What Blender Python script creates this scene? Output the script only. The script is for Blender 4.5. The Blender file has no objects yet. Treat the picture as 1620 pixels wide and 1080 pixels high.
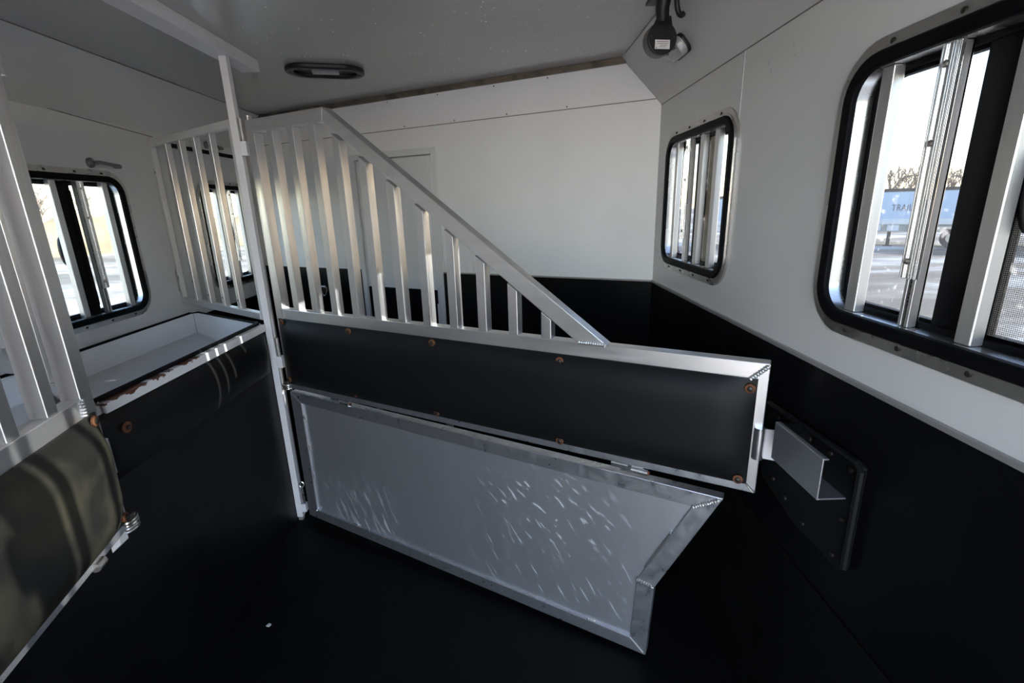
import bpy, math, random
from mathutils import Vector, Matrix
random.seed(7)
S = bpy.context.scene
COL = S.collection
PI = math.pi
EYE = 1.492                      # camera height over the trailer floor


def Z(v):
    return v + EYE


# ------------------------------------------------------------------ camera
cam_d = bpy.data.cameras.new('camera')
cam = bpy.data.objects.new('camera', cam_d)
COL.objects.link(cam)
cam_d.sensor_width = 36.0
cam_d.lens = 36.0 * 757.5 / 1620.0
cam_d.clip_start = 0.02
cam_d.clip_end = 500
p_, y_, r_ = -0.2744, 0.0077, -0.0288
fwd = Vector((math.sin(y_) * math.cos(p_), math.cos(y_) * math.cos(p_), math.sin(p_)))
rgt = Vector((math.cos(y_), -math.sin(y_), 0))
upv = rgt.cross(fwd)
rg2 = math.cos(r_) * rgt + math.sin(r_) * upv
up2 = -math.sin(r_) * rgt + math.cos(r_) * upv
m = Matrix((rg2, up2, -fwd)).transposed().to_4x4()
m.translation = Vector((0, 0, EYE))
cam.matrix_world = m
S.camera = cam

# ------------------------------------------------------------------ light
SUN_EL = math.atan(0.355)
w = bpy.data.worlds.new('sky')
S.world = w
w.use_nodes = True
nt = w.node_tree
nt.nodes.clear()
sky = nt.nodes.new('ShaderNodeTexSky')
sky.sky_type = 'NISHITA'
sky.sun_disc = False
sky.sun_elevation = SUN_EL
sky.sun_rotation = math.radians(90)
sky.air_density = 1.0
sky.dust_density = 0.3
sky.ozone_density = 1.0
hs = nt.nodes.new('ShaderNodeHueSaturation')
hs.inputs['Saturation'].default_value = 1.0
bg = nt.nodes.new('ShaderNodeBackground')
bg.inputs['Strength'].default_value = 0.56
wo = nt.nodes.new('ShaderNodeOutputWorld')
nt.links.new(sky.outputs[0], hs.inputs['Color'])
wbm = nt.nodes.new('ShaderNodeMix')          # the camera's white balance
wbm.data_type = 'RGBA'
wbm.blend_type = 'MULTIPLY'
wbm.inputs['Factor'].default_value = 1.0
wbm.inputs['B'].default_value = (1.045, 0.965, 1.0, 1)
nt.links.new(hs.outputs[0], wbm.inputs['A'])
nt.links.new(wbm.outputs['Result'], bg.inputs['Color'])
nt.links.new(bg.outputs[0], wo.inputs['Surface'])

sd = bpy.data.lights.new('sun', 'SUN')
sd.energy = 10.0
sd.angle = math.radians(0.55)
sd.color = (1.0, 0.95, 0.89)
sun = bpy.data.objects.new('sun', sd)
COL.objects.link(sun)
sun.location = (30, 0, 14)
sun.rotation_euler = Vector((-1, -0.0, -0.355)).to_track_quat('-Z', 'Y').to_euler()

S.view_settings.view_transform = 'Standard'
S.view_settings.look = 'None'
S.view_settings.exposure = 1.95
S.view_settings.gamma = 1.0
S.view_settings.use_curve_mapping = False
S.cycles.max_bounces = 14
S.cycles.diffuse_bounces = 8
S.cycles.glossy_bounces = 6
S.cycles.transparent_max_bounces = 24
S.cycles.use_denoising = True
S.cycles.sample_clamp_indirect = 8.0


# ------------------------------------------------------------------ materials
def mat(name, col, rough=0.5, metal=0.0, spec=0.5, bump=0.0, bscale=60, stretch=(1, 1, 1),
        var=0.0, vscale=6, rvar=0.0, coat=0.0, var_col=None):
    mt = bpy.data.materials.new(name)
    mt.use_nodes = True
    n = mt.node_tree
    b = n.nodes['Principled BSDF']
    b.inputs['Base Color'].default_value = (*col, 1)
    b.inputs['Roughness'].default_value = rough
    b.inputs['Metallic'].default_value = metal
    b.inputs['Specular IOR Level'].default_value = spec
    b.inputs['Coat Weight'].default_value = coat
    tc = n.nodes.new('ShaderNodeTexCoord')
    mp = n.nodes.new('ShaderNodeMapping')
    mp.inputs['Scale'].default_value = stretch
    n.links.new(tc.outputs['Object'], mp.inputs['Vector'])
    if bump:
        t = n.nodes.new('ShaderNodeTexNoise')
        t.inputs['Scale'].default_value = bscale
        t.inputs['Detail'].default_value = 4
        n.links.new(mp.outputs[0], t.inputs['Vector'])
        bp = n.nodes.new('ShaderNodeBump')
        bp.inputs['Strength'].default_value = bump
        bp.inputs['Distance'].default_value = 0.004
        n.links.new(t.outputs['Fac'], bp.inputs['Height'])
        n.links.new(bp.outputs[0], b.inputs['Normal'])
    if var or rvar:
        t = n.nodes.new('ShaderNodeTexNoise')
        t.inputs['Scale'].default_value = vscale
        t.inputs['Detail'].default_value = 5
        n.links.new(mp.outputs[0], t.inputs['Vector'])
        if var:
            cr = n.nodes.new('ShaderNodeMix')
            cr.data_type = 'RGBA'
            vc = var_col or tuple(c * (1 - var) for c in col)
            cr.inputs['A'].default_value = (*col, 1)
            cr.inputs['B'].default_value = (*vc, 1)
            rm = n.nodes.new('ShaderNodeMapRange')
            rm.inputs['From Min'].default_value = 0.42
            rm.inputs['From Max'].default_value = 0.68
            n.links.new(t.outputs['Fac'], rm.inputs['Value'])
            n.links.new(rm.outputs[0], cr.inputs['Factor'])
            n.links.new(cr.outputs['Result'], b.inputs['Base Color'])
        if rvar:
            rr = n.nodes.new('ShaderNodeMapRange')
            rr.inputs['From Min'].default_value = 0.3
            rr.inputs['From Max'].default_value = 0.7
            rr.inputs['To Min'].default_value = max(0.03, rough - rvar)
            rr.inputs['To Max'].default_value = rough + rvar
            n.links.new(t.outputs['Fac'], rr.inputs['Value'])
            n.links.new(rr.outputs[0], b.inputs['Roughness'])
    return mt


M = {}
M['white_wall'] = mat('white_wall', (0.90, 0.89, 0.885), 0.34, var=0.05, vscale=2.5, rvar=0.05, bump=0.03, bscale=5)  # front wall white, base raised to carry the stronger light there
M['white_side'] = mat('white_side', (0.66, 0.655, 0.65), 0.32, var=0.05, vscale=2.5, rvar=0.05, bump=0.03, bscale=5)  # same white, base lowered to carry the dimmer light on the sides
M['white_ceiling'] = mat('white_ceiling', (0.46, 0.45, 0.435), 0.17, var=0.08, vscale=1.6, rvar=0.06, bump=0.02, bscale=4)  # same white again, the ceiling's shade put into the base colour
M['white_cove'] = mat('white_cove', (0.56, 0.55, 0.54), 0.3, var=0.02, vscale=2.5, rvar=0.02, bump=0.03, bscale=5)  # white darkened for the shade up in the coves
M['white_paint'] = mat('white_paint', (0.74, 0.72, 0.74), 0.35, var=0.06, vscale=9, bump=0.04, bscale=90)
M['black_liner'] = mat('black_liner', (0.0035, 0.0035, 0.0042), 0.36, spec=0.16, rvar=0.12, vscale=3, bump=0.05, bscale=14)
M['black_pad'] = mat('black_pad', (0.0068, 0.0068, 0.0072), 0.50, spec=0.17, rvar=0.08, vscale=4, bump=0.02, bscale=30)
M['dusty_pad'] = mat('dusty_pad', (0.013, 0.0125, 0.011), 0.5, spec=0.25, var=1, vscale=9, var_col=(0.042, 0.038, 0.025), rvar=0.1)
M['rubber_mat'] = mat('rubber_mat', (0.003, 0.003, 0.003), 0.55, spec=0.14, bump=0.35, bscale=150, rvar=0.1, vscale=5)
M['gasket'] = mat('gasket', (0.004, 0.004, 0.005), 0.48, spec=0.06)
M['handle'] = mat('handle_metal', (0.24, 0.235, 0.23), 0.35, metal=0.9)
M['aluminium'] = mat('aluminium', (0.68, 0.665, 0.66), 0.36, metal=0.88, bump=0.05, bscale=40, stretch=(6, 6, 0.6), var=0.10, vscale=5, rvar=0.09)
M['aluminium_h'] = mat('aluminium_along', (0.68, 0.665, 0.66), 0.36, metal=0.88, bump=0.05, bscale=40, stretch=(0.6, 6, 6), var=0.10, vscale=5, rvar=0.09)
M['mill_frame'] = mat('mill_frame', (0.60, 0.605, 0.63), 0.35, metal=0.90, bump=0.015, bscale=70, stretch=(1, 1, 1), var=0.10, vscale=30, rvar=0.10)
M['channel'] = mat('channel_aluminium', (0.55, 0.56, 0.58), 0.36, metal=0.9, rvar=0.05, vscale=5)
M['bright_al'] = mat('bright_aluminium', (0.85, 0.85, 0.85), 0.24, metal=0.95, rvar=0.08, vscale=12)
M['flange'] = mat('window_flange', (0.50, 0.48, 0.46), 0.3, metal=0.9, rvar=0.1, vscale=10)
M['weld'] = mat('weld', (0.62, 0.60, 0.58), 0.38, metal=0.95, bump=0.4, bscale=160)
M['rust'] = mat('rust', (0.17, 0.062, 0.022), 0.75, metal=0.25, var=1, vscale=60, var_col=(0.09, 0.035, 0.015))
M['bolt'] = mat('dark_bolt', (0.05, 0.045, 0.042), 0.45, metal=0.8)
M['steel'] = mat('zinc_steel', (0.55, 0.53, 0.50), 0.3, metal=1.0, rvar=0.1, vscale=30)
M['grey_trim'] = mat('grey_trim', (0.36, 0.34, 0.33), 0.4, metal=0.5)
M['tan_trim'] = mat('stained_gutter', (0.17, 0.135, 0.10), 0.5, var=0.6, vscale=14)
M['dark_seam'] = mat('seam_caulk', (0.17, 0.16, 0.155), 0.6)
M['light_joint'] = mat('panel_joint', (0.68, 0.68, 0.68), 0.3)
M['black_plastic'] = mat('black_plastic', (0.012, 0.012, 0.013), 0.38, spec=0.4)
M['grey_plastic'] = mat('grey_ring', (0.16, 0.15, 0.145), 0.45)
M['lens'] = mat('smoked_lens', (0.34, 0.35, 0.36), 0.22, coat=0.4)
M['sticker'] = mat('sticker', (0.80, 0.77, 0.75), 0.5)
M['ink'] = mat('ink', (0.12, 0.11, 0.11), 0.6)
M['beige'] = mat('beige_felt', (0.36, 0.32, 0.25), 0.7, var=0.3, vscale=30)
M['door_white'] = mat('door_white', (0.78, 0.78, 0.78), 0.35, var=0.05, vscale=3)
M['debris'] = mat('pale_chip', (0.6, 0.58, 0.55), 0.7)
M['drop'] = mat('water_bead', (0.75, 0.74, 0.72), 0.08, spec=0.9, coat=0.6)


def sheet_mat():
    """brushed sheet with hoof scuffs: pale scratches of their own shape"""
    mt = mat('brushed_sheet', (0.68, 0.685, 0.72), 0.37, metal=0.84, bump=0.006, bscale=50, stretch=(5, 5, 0.25), var=0.03, vscale=4, rvar=0.03)
    n = mt.node_tree
    b = n.nodes['Principled BSDF']
    tc = n.nodes.new('ShaderNodeTexCoord')

    def scuff(rot, sc, thr, cx, cz, rx, rz, seed):
        mp = n.nodes.new('ShaderNodeMapping')
        m0 = n.nodes.new('ShaderNodeMapping')
        m0.inputs['Rotation'].default_value = (0, rot, 0)
        n.links.new(tc.outputs['Object'], m0.inputs['Vector'])
        mp.inputs['Scale'].default_value = sc
        mp.inputs['Location'].default_value = (seed, 0, seed)
        n.links.new(m0.outputs[0], mp.inputs['Vector'])
        t = n.nodes.new('ShaderNodeTexNoise')
        t.inputs['Scale'].default_value = 1.0
        t.inputs['Detail'].default_value = 2.5
        n.links.new(mp.outputs[0], t.inputs['Vector'])
        a = n.nodes.new('ShaderNodeMapRange')
        a.inputs['From Min'].default_value = thr
        a.inputs['From Max'].default_value = thr + 0.05
        n.links.new(t.outputs['Fac'], a.inputs['Value'])
        mk = n.nodes.new('ShaderNodeMapping')
        mk.vector_type = 'TEXTURE'
        mk.inputs['Location'].default_value = (cx, 0, cz)
        mk.inputs['Scale'].default_value = (rx, 1, rz)
        n.links.new(tc.outputs['Object'], mk.inputs['Vector'])
        ln = n.nodes.new('ShaderNodeVectorMath')
        ln.operation = 'LENGTH'
        n.links.new(mk.outputs[0], ln.inputs[0])
        f = n.nodes.new('ShaderNodeMapRange')
        f.inputs['From Min'].default_value = 1.0
        f.inputs['From Max'].default_value = 0.45
        n.links.new(ln.outputs['Value'], f.inputs['Value'])
        mu = n.nodes.new('ShaderNodeMath')
        mu.operation = 'MULTIPLY'
        n.links.new(a.outputs[0], mu.inputs[0])
        n.links.new(f.outputs[0], mu.inputs[1])
        return mu

    s1 = scuff(0.42, (150, 1, 8), 0.57, 0.36, Z(-1.36), 0.34, 0.26, 3.1)
    s2 = scuff(0.85, (60, 1, 14), 0.605, 1.30, Z(-1.03), 0.36, 0.22, 8.3)
    s3 = scuff(0.60, (150, 1, 8), 0.628, 1.30, Z(-1.25), 0.50, 0.28, 5.7)
    mx = n.nodes.new('ShaderNodeMath')
    mx.operation = 'MAXIMUM'
    n.links.new(s1.outputs[0], mx.inputs[0])
    n.links.new(s2.outputs[0], mx.inputs[1])
    mx2 = n.nodes.new('ShaderNodeMath')
    mx2.operation = 'MAXIMUM'
    n.links.new(mx.outputs[0], mx2.inputs[0])
    n.links.new(s3.outputs[0], mx2.inputs[1])
    sc = n.nodes.new('ShaderNodeMath')
    sc.operation = 'MULTIPLY'
    sc.inputs[1].default_value = 0.66
    n.links.new(mx2.outputs[0], sc.inputs[0])
    old = b.inputs['Base Color'].links[0].from_socket
    mix = n.nodes.new('ShaderNodeMix')
    mix.data_type = 'RGBA'
    mix.inputs['B'].default_value = (0.80, 0.80, 0.82, 1)
    n.links.new(old, mix.inputs['A'])
    n.links.new(sc.outputs[0], mix.inputs['Factor'])
    n.links.new(mix.outputs['Result'], b.inputs['Base Color'])
    sub = n.nodes.new('ShaderNodeMath')
    sub.operation = 'MULTIPLY_ADD'
    sub.inputs[1].default_value = -0.8
    sub.inputs[2].default_value = 0.84
    n.links.new(sc.outputs[0], sub.inputs[0])
    n.links.new(sub.outputs[0], b.inputs['Metallic'])
    return mt


M['sheet'] = sheet_mat()


def glass_mat(name, tint, dirt, dirt_col, fog):
    """thin pane: tinted to dim the view outside, with a fresnel sheen, dried splashes and a little film"""
    mt = bpy.data.materials.new(name)
    mt.use_nodes = True
    n = mt.node_tree
    n.nodes.clear()
    o = n.nodes.new('ShaderNodeOutputMaterial')
    tr = n.nodes.new('ShaderNodeBsdfTransparent')
    tr.inputs[0].default_value = (*tint, 1)
    gl = n.nodes.new('ShaderNodeBsdfGlossy')
    gl.inputs['Roughness'].default_value = 0.03
    lw = n.nodes.new('ShaderNodeLayerWeight')
    lw.inputs['Blend'].default_value = 0.5
    pw = n.nodes.new('ShaderNodeMath')
    pw.operation = 'POWER'
    pw.inputs[1].default_value = 5.0
    n.links.new(lw.outputs['Facing'], pw.inputs[0])
    fr = n.nodes.new('ShaderNodeMath')
    fr.operation = 'MULTIPLY_ADD'
    fr.inputs[1].default_value = 0.5
    fr.inputs[2].default_value = 0.02
    n.links.new(pw.outputs[0], fr.inputs[0])
    m1 = n.nodes.new('ShaderNodeMixShader')
    n.links.new(fr.outputs[0], m1.inputs[0])
    n.links.new(tr.outputs[0], m1.inputs[1])
    n.links.new(gl.outputs[0], m1.inputs[2])
    df = n.nodes.new('ShaderNodeBsdfTranslucent')
    df.inputs[0].default_value = (*dirt_col, 1)
    tc = n.nodes.new('ShaderNodeTexCoord')
    t = n.nodes.new('ShaderNodeTexNoise')
    t.inputs['Scale'].default_value = 55
    t.inputs['Detail'].default_value = 3
    n.links.new(tc.outputs['Object'], t.inputs['Vector'])
    t2 = n.nodes.new('ShaderNodeTexNoise')
    t2.inputs['Scale'].default_value = 5
    n.links.new(tc.outputs['Object'], t2.inputs['Vector'])
    r1 = n.nodes.new('ShaderNodeMapRange')
    r1.inputs['From Min'].default_value = 0.60
    r1.inputs['From Max'].default_value = 0.70
    r1.inputs['To Max'].default_value = dirt
    n.links.new(t.outputs['Fac'], r1.inputs['Value'])
    r2 = n.nodes.new('ShaderNodeMapRange')
    r2.inputs['From Min'].default_value = 0.40
    r2.inputs['From Max'].default_value = 0.62
    n.links.new(t2.outputs['Fac'], r2.inputs['Value'])
    mu = n.nodes.new('ShaderNodeMath')
    mu.operation = 'MULTIPLY_ADD'
    mu.inputs[2].default_value = fog
    n.links.new(r1.outputs[0], mu.inputs[0])
    n.links.new(r2.outputs[0], mu.inputs[1])
    m2 = n.nodes.new('ShaderNodeMixShader')
    n.links.new(mu.outputs[0], m2.inputs[0])
    n.links.new(m1.outputs[0], m2.inputs[1])
    n.links.new(df.outputs[0], m2.inputs[2])
    n.links.new(m2.outputs[0], o.inputs[0])
    return mt


M['glass'] = glass_mat('tinted_pane', (0.165, 0.178, 0.185), 0.18, (0.25, 0.25, 0.25), 0.02)  # dark tint holds down the brightness of the view outside
M['glass_dusty'] = glass_mat('dusty_pane', (0.29, 0.315, 0.308), 0.24, (0.26, 0.24, 0.2), 0.10)


def screen_mat():
    mt = bpy.data.materials.new('insect_screen')
    mt.use_nodes = True
    n = mt.node_tree
    n.nodes.clear()
    o = n.nodes.new('ShaderNodeOutputMaterial')
    tr = n.nodes.new('ShaderNodeBsdfTransparent')
    d = n.nodes.new('ShaderNodeBsdfDiffuse')
    d.inputs[0].default_value = (0.20, 0.19, 0.17, 1)
    tc = n.nodes.new('ShaderNodeTexCoord')
    mp = n.nodes.new('ShaderNodeMapping')
    mp.inputs['Rotation'].default_value = (PI / 2, 0, 0)
    n.links.new(tc.outputs['Object'], mp.inputs['Vector'])
    br = n.nodes.new('ShaderNodeTexBrick')
    br.offset = 0.0
    br.inputs['Scale'].default_value = 1
    br.inputs['Brick Width'].default_value = 0.0030
    br.inputs['Row Height'].default_value = 0.0030
    br.inputs['Mortar Size'].default_value = 0.00032
    br.inputs['Mortar Smooth'].default_value = 0.1
    n.links.new(mp.outputs[0], br.inputs['Vector'])
    mx = n.nodes.new('ShaderNodeMixShader')
    n.links.new(br.outputs['Fac'], mx.inputs[0])
    n.links.new(tr.outputs[0], mx.inputs[1])
    n.links.new(d.outputs[0], mx.inputs[2])
    n.links.new(mx.outputs[0], o.inputs[0])
    return mt


M['screen'] = screen_mat()


# ------------------------------------------------------------------ mesh helpers
class MB:
    def __init__(self):
        self.v, self.f = [], []

    def add(self, vs, fs):
        o = len(self.v)
        self.v += [tuple(p) for p in vs]
        self.f += [tuple(i + o for i in f) for f in fs]
        return self

    def box(self, x0, x1, y0, y1, z0, z1):
        vs = [(x, y, z) for z in (z0, z1) for y in (y0, y1) for x in (x0, x1)]
        return self.add(vs, [(0, 2, 3, 1), (4, 5, 7, 6), (0, 1, 5, 4), (2, 6, 7, 3), (0, 4, 6, 2), (1, 3, 7, 5)])

    def prism(self, poly, a, b, ax='y'):
        """extrude a polygon; ax = extrusion axis; poly holds the two other coordinates"""
        n = len(poly)
        g = {'y': lambda p, t: (p[0], t, p[1]), 'x': lambda p, t: (t, p[0], p[1]), 'z': lambda p, t: (p[0], p[1], t)}[ax]
        vs = [g(p, a) for p in poly] + [g(p, b) for p in poly]
        fs = [tuple(range(n - 1, -1, -1)), tuple(range(n, 2 * n))]
        fs += [(i, (i + 1) % n, n + (i + 1) % n, n + i) for i in range(n)]
        return self.add(vs, fs)

    def tube(self, path, r, seg=10, closed=False):
        P = [Vector(p) for p in path]
        n = len(P)
        rs = r if isinstance(r, (list, tuple)) else [r] * n
        vs, fs = [], []
        prev = None
        for i in range(n):
            if closed:
                t = P[(i + 1) % n] - P[i - 1]
            else:
                t = P[min(i + 1, n - 1)] - P[max(i - 1, 0)]
            t.normalize()
            if prev is None:
                a = Vector((0, 0, 1)) if abs(t.z) < 0.9 else Vector((1, 0, 0))
                u = t.cross(a).normalized()
            else:
                u = (prev - t * prev.dot(t)).normalized()
            prev = u
            v = t.cross(u)
            for k in range(seg):
                a = 2 * PI * k / seg
                vs.append(P[i] + (u * math.cos(a) + v * math.sin(a)) * rs[i])
        m_ = n if closed else n - 1
        for i in range(m_):
            j = (i + 1) % n
            for k in range(seg):
                k2 = (k + 1) % seg
                fs.append((i * seg + k, i * seg + k2, j * seg + k2, j * seg + k))
        if not closed:
            fs.append(tuple(range(seg - 1, -1, -1)))
            fs.append(tuple((n - 1) * seg + k for k in range(seg)))
        return self.add(vs, fs)

    def lathe(self, prof, c=(0, 0, 0), axis='z', seg=16):
        """prof = [(r, h)...] revolved about axis through c"""
        g = {'z': lambda x, y, h: (x, y, h), 'y': lambda x, y, h: (x, h, y), 'x': lambda x, y, h: (h, x, y)}[axis]
        vs, fs = [], []
        n = len(prof)
        for r, h in prof:
            for k in range(seg):
                a = 2 * PI * k / seg
                q = g(r * math.cos(a), r * math.sin(a), h)
                vs.append((q[0] + c[0], q[1] + c[1], q[2] + c[2]))
        for i in range(n - 1):
            for k in range(seg):
                k2 = (k + 1) % seg
                fs.append((i * seg + k, i * seg + k2, (i + 1) * seg + k2, (i + 1) * seg + k))
        fs.append(tuple(range(seg)))
        fs.append(tuple((n - 1) * seg + k for k in range(seg)))
        return self.add(vs, fs)

    def ring(self, outer, inner, a, b):
        """flat ring between two outlines of equal count (x,z), thickness y a..b"""
        n = len(outer)
        vs = [(p[0], a, p[1]) for p in outer] + [(p[0], a, p[1]) for p in inner] + \
             [(p[0], b, p[1]) for p in outer] + [(p[0], b, p[1]) for p in inner]
        fs = []
        for i in range(n):
            j = (i + 1) % n
            fs += [(i, j, n + j, n + i), (2 * n + i, 3 * n + i, 3 * n + j, 2 * n + j),
                   (i, 2 * n + i, 2 * n + j, j), (n + i, n + j, 3 * n + j, 3 * n + i)]
        return self.add(vs, fs)

    def mesh(self, name, material, smooth=False):
        me = bpy.data.meshes.new(name)
        me.from_pydata(self.v, [], self.f)
        me.materials.append(material)
        import bmesh
        bm = bmesh.new()
        bm.from_mesh(me)
        bmesh.ops.recalc_face_normals(bm, faces=bm.faces)
        bm.to_mesh(me)
        bm.free()
        if smooth:
            me.polygons.foreach_set('use_smooth', [True] * len(me.polygons))
            me.set_sharp_from_angle(angle=math.radians(40))
        me.update()
        return me

    def build(self, name, material, parent=None, smooth=False, bevel=0.0, loc=None, rz=None):
        o = bpy.data.objects.new(name, self.mesh(name, material, smooth))
        COL.objects.link(o)
        if parent:
            o.parent = parent
        if loc:
            o.location = loc
        if rz is not None:
            o.rotation_euler = (0, 0, rz)
        if bevel:
            bv = o.modifiers.new('bevel', 'BEVEL')
            bv.width = bevel
            bv.segments = 2
            bv.limit_method = 'ANGLE'
            bv.angle_limit = math.radians(40)
        return o


def inst(src, parent, loc=(0, 0, 0), rot=(0, 0, 0), name=None, scale=None):
    o = bpy.data.objects.new(name or src.name.split('.')[0], src.data)
    COL.objects.link(o)
    o.parent = parent
    o.location = loc
    o.rotation_euler = rot
    if scale:
        o.scale = scale
    return o


def copy_tree(o, parent=None):
    c = o.copy()
    COL.objects.link(c)
    if parent:
        c.parent = parent
    for ch in o.children:
        copy_tree(ch, c)
    return c


def empty(name, loc, rz=0.0):
    o = bpy.data.objects.new(name, None)
    o.empty_display_size = 0.05
    COL.objects.link(o)
    o.location = loc
    o.rotation_euler = (0, 0, rz)
    return o


def tag(o, label=None, cat=None, group=None, kind=None):
    if label:
        o['label'] = label
    if cat:
        o['category'] = cat
    if group:
        o['group'] = group
    if kind:
        o['kind'] = kind
    return o


def struct(o, label=None):
    o['kind'] = 'structure'
    if label:
        o['label'] = label
    return o


def rrect(hw, hh, r, n=8, cx=0.0, cz=0.0):
    """rounded rectangle outline, n segments per corner"""
    pts = []
    for sx, sz, a0 in ((1, 1, 0), (-1, 1, PI / 2), (-1, -1, PI), (1, -1, 1.5 * PI)):
        for k in range(n + 1):
            a = a0 + PI / 2 * k / n
            pts.append((cx + sx * (hw - r) + r * math.cos(a), cz + sz * (hh - r) + r * math.sin(a)))
    return pts


def cell_outline(x0, x1, z0, z1, hw, hh, r, cx, cz, n=8):
    """points on a cell's rectangle matching rrect() one for one"""
    pts = []
    for sx, sz, a0 in ((1, 1, 0), (-1, 1, PI / 2), (-1, -1, PI), (1, -1, 1.5 * PI)):
        ax, az = cx + sx * (hw - r), cz + sz * (hh - r)
        kx, kz = (x1 if sx > 0 else x0), (z1 if sz > 0 else z0)
        for k in range(n + 1):
            a = a0 + PI / 2 * k / n
            u, v = abs(math.cos(a)), abs(math.sin(a))
            mm = max(u, v)
            pts.append((ax + (kx - ax) * u / mm, az + (kz - az) * v / mm))
    return pts


# ------------------------------------------------------------------ dimensions
XR, XL = 0.724, -1.802
XC, XLC = 0.553, -1.630
ZB, ZC, ZT = Z(-0.374), Z(0.424), Z(0.638)
YB = -0.90                                # open tail of the trailer
YC, TH = 2.361, 0.4701                   # right front corner, slant of the front wall
FWL = (XR - XL) / math.cos(TH)
YL = YC + (XR - XL) * math.tan(TH)       # left front corner
XM = -1.082                             # manger lip line
WT = 0.04                                # wall thickness

# ------------------------------------------------------------------ floor, ceiling
b = MB().prism([(XL - WT, YB), (XR + WT, YB), (XR + WT, YC + 0.1), (XL - WT, YL + 0.1)], -0.10, 0.0, 'z')
fl = struct(b.build('floor', M['rubber_mat']), 'black rubber floor mat of the horse trailer')
b = MB().prism([(XLC - 0.02, YB), (XC + 0.02, YB), (XC + 0.02, YC + 0.3), (XLC - 0.02, YL + 0.3)], ZT, ZT + 0.05, 'z')
ce = struct(b.build('ceiling', M['white_ceiling']), 'glossy white trailer ceiling with shade put into its colour')
# dried water beads on the ceiling
b = MB()
for i in range(380):
    x = random.uniform(-0.95, 0.5)
    y = random.uniform(1.1, 2.75 - 0.45 * x)
    if random.random() < 0.35:
        y = min(y, 2.3)
    r = random.uniform(0.0012, 0.0034)
    b.lathe([(r, 0.0004), (r * 0.8, -r * 0.4), (r * 0.3, -r * 0.6)], (x, y, ZT), 'z', 6)
tag(b.build('water_beads', M['drop'], ce, smooth=True), kind='stuff')

# ------------------------------------------------------------------ right wall
WIN_R = [(1.900, 0.0), (0.765, 0.0)]     # centres along y, height offset
HW, HH = 0.34, 0.285
HOLE_W, HOLE_H, HOLE_R = 0.305, 0.252, 0.085


def side_wall(cells, holes, z0, z1):
    """wall sheet in a local frame x along, y towards the inside; two skins with holes"""
    b = MB()
    for (c0, c1), (cx, cz, hw, hh, hr) in zip(cells, holes):
        outl = cell_outline(c0, c1, z0, z1, hw, hh, hr, cx, cz)
        inn = rrect(hw, hh, hr, 8, cx, cz)
        b.ring(outl, inn, -WT, 0.0)
    return b


# local frame of the right wall: origin (XR,0,0), local x = +Y, local y = -X (inside)
wr = empty('wall_right', (XR, 0, 0), PI / 2)
struct(wr, 'white, shade-toned right side wall of the trailer with a black lower lining')
b = side_wall([(1.33, YC), (0.2, 1.33)], [(c, Z(dz), HOLE_W, HOLE_H, HOLE_R) for c, dz in WIN_R], ZB - 0.02, ZC)
b.box(YB, 0.2, -WT, 0, ZB - 0.02, ZC)
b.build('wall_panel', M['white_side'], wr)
MB().box(YB, YC + 0.02, -WT, 0.006, 0, ZB).build('black_lining', M['black_liner'], wr)['label'] = 'black plastic lining'
MB().box(YB, YC, 0.006, 0.012, 0.0, Z(-0.902)).build('kick_lining', M['rubber_mat'], wr, bevel=0.003)['label'] = 'pebbled black rubber kick lining'
MB().box(YB, YC, 0.0, 0.010, ZB - 0.004, ZB + 0.005).build('lining_trim', M['grey_trim'], wr)['label'] = 'thin grey metal edging'
# sloped cove between wall and ceiling
nx = XR - XC
MB().add([(YB, 0, ZC), (YC + .15, 0, ZC), (YC + .15, nx, ZT), (YB, nx, ZT), (YB, -WT, ZC), (YC + .15, -WT, ZC), (YC + .15, nx, ZT + .06), (YB, nx, ZT + .06)],
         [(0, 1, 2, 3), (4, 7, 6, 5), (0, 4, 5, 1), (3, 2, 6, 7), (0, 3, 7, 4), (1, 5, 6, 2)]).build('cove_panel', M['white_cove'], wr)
MB().box(YB, YC, -0.001, 0.0015, ZC - 0.0015, ZC + 0.0015).build('cove_seam', M['dark_seam'], wr)
MB().box(1.576, 1.580, -0.001, 0.0014, Z(0.24), ZC).build('panel_joint', M['light_joint'], wr)
MB().tube([(YB, nx - 0.001, ZT - 0.001), (YC, nx - 0.001, ZT - 0.001)], 0.0018, 6).build('ceiling_seam', M['dark_seam'], wr)
riv = MB().lathe([(0.004, 0.0), (0.0035, 0.0015), (0.0015, 0.0025)], (0, 0, 0), 'y', 8).build('rivet', M['grey_trim'], wr, smooth=True)
riv.location = (0.9, 0.0, ZC - 0.012)
for y in (1.18, 1.46, 1.74, 2.02, 2.28):
    inst(riv, wr, (y, 0.0035, ZC + 0.010), (-0.68, 0, 0))

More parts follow.
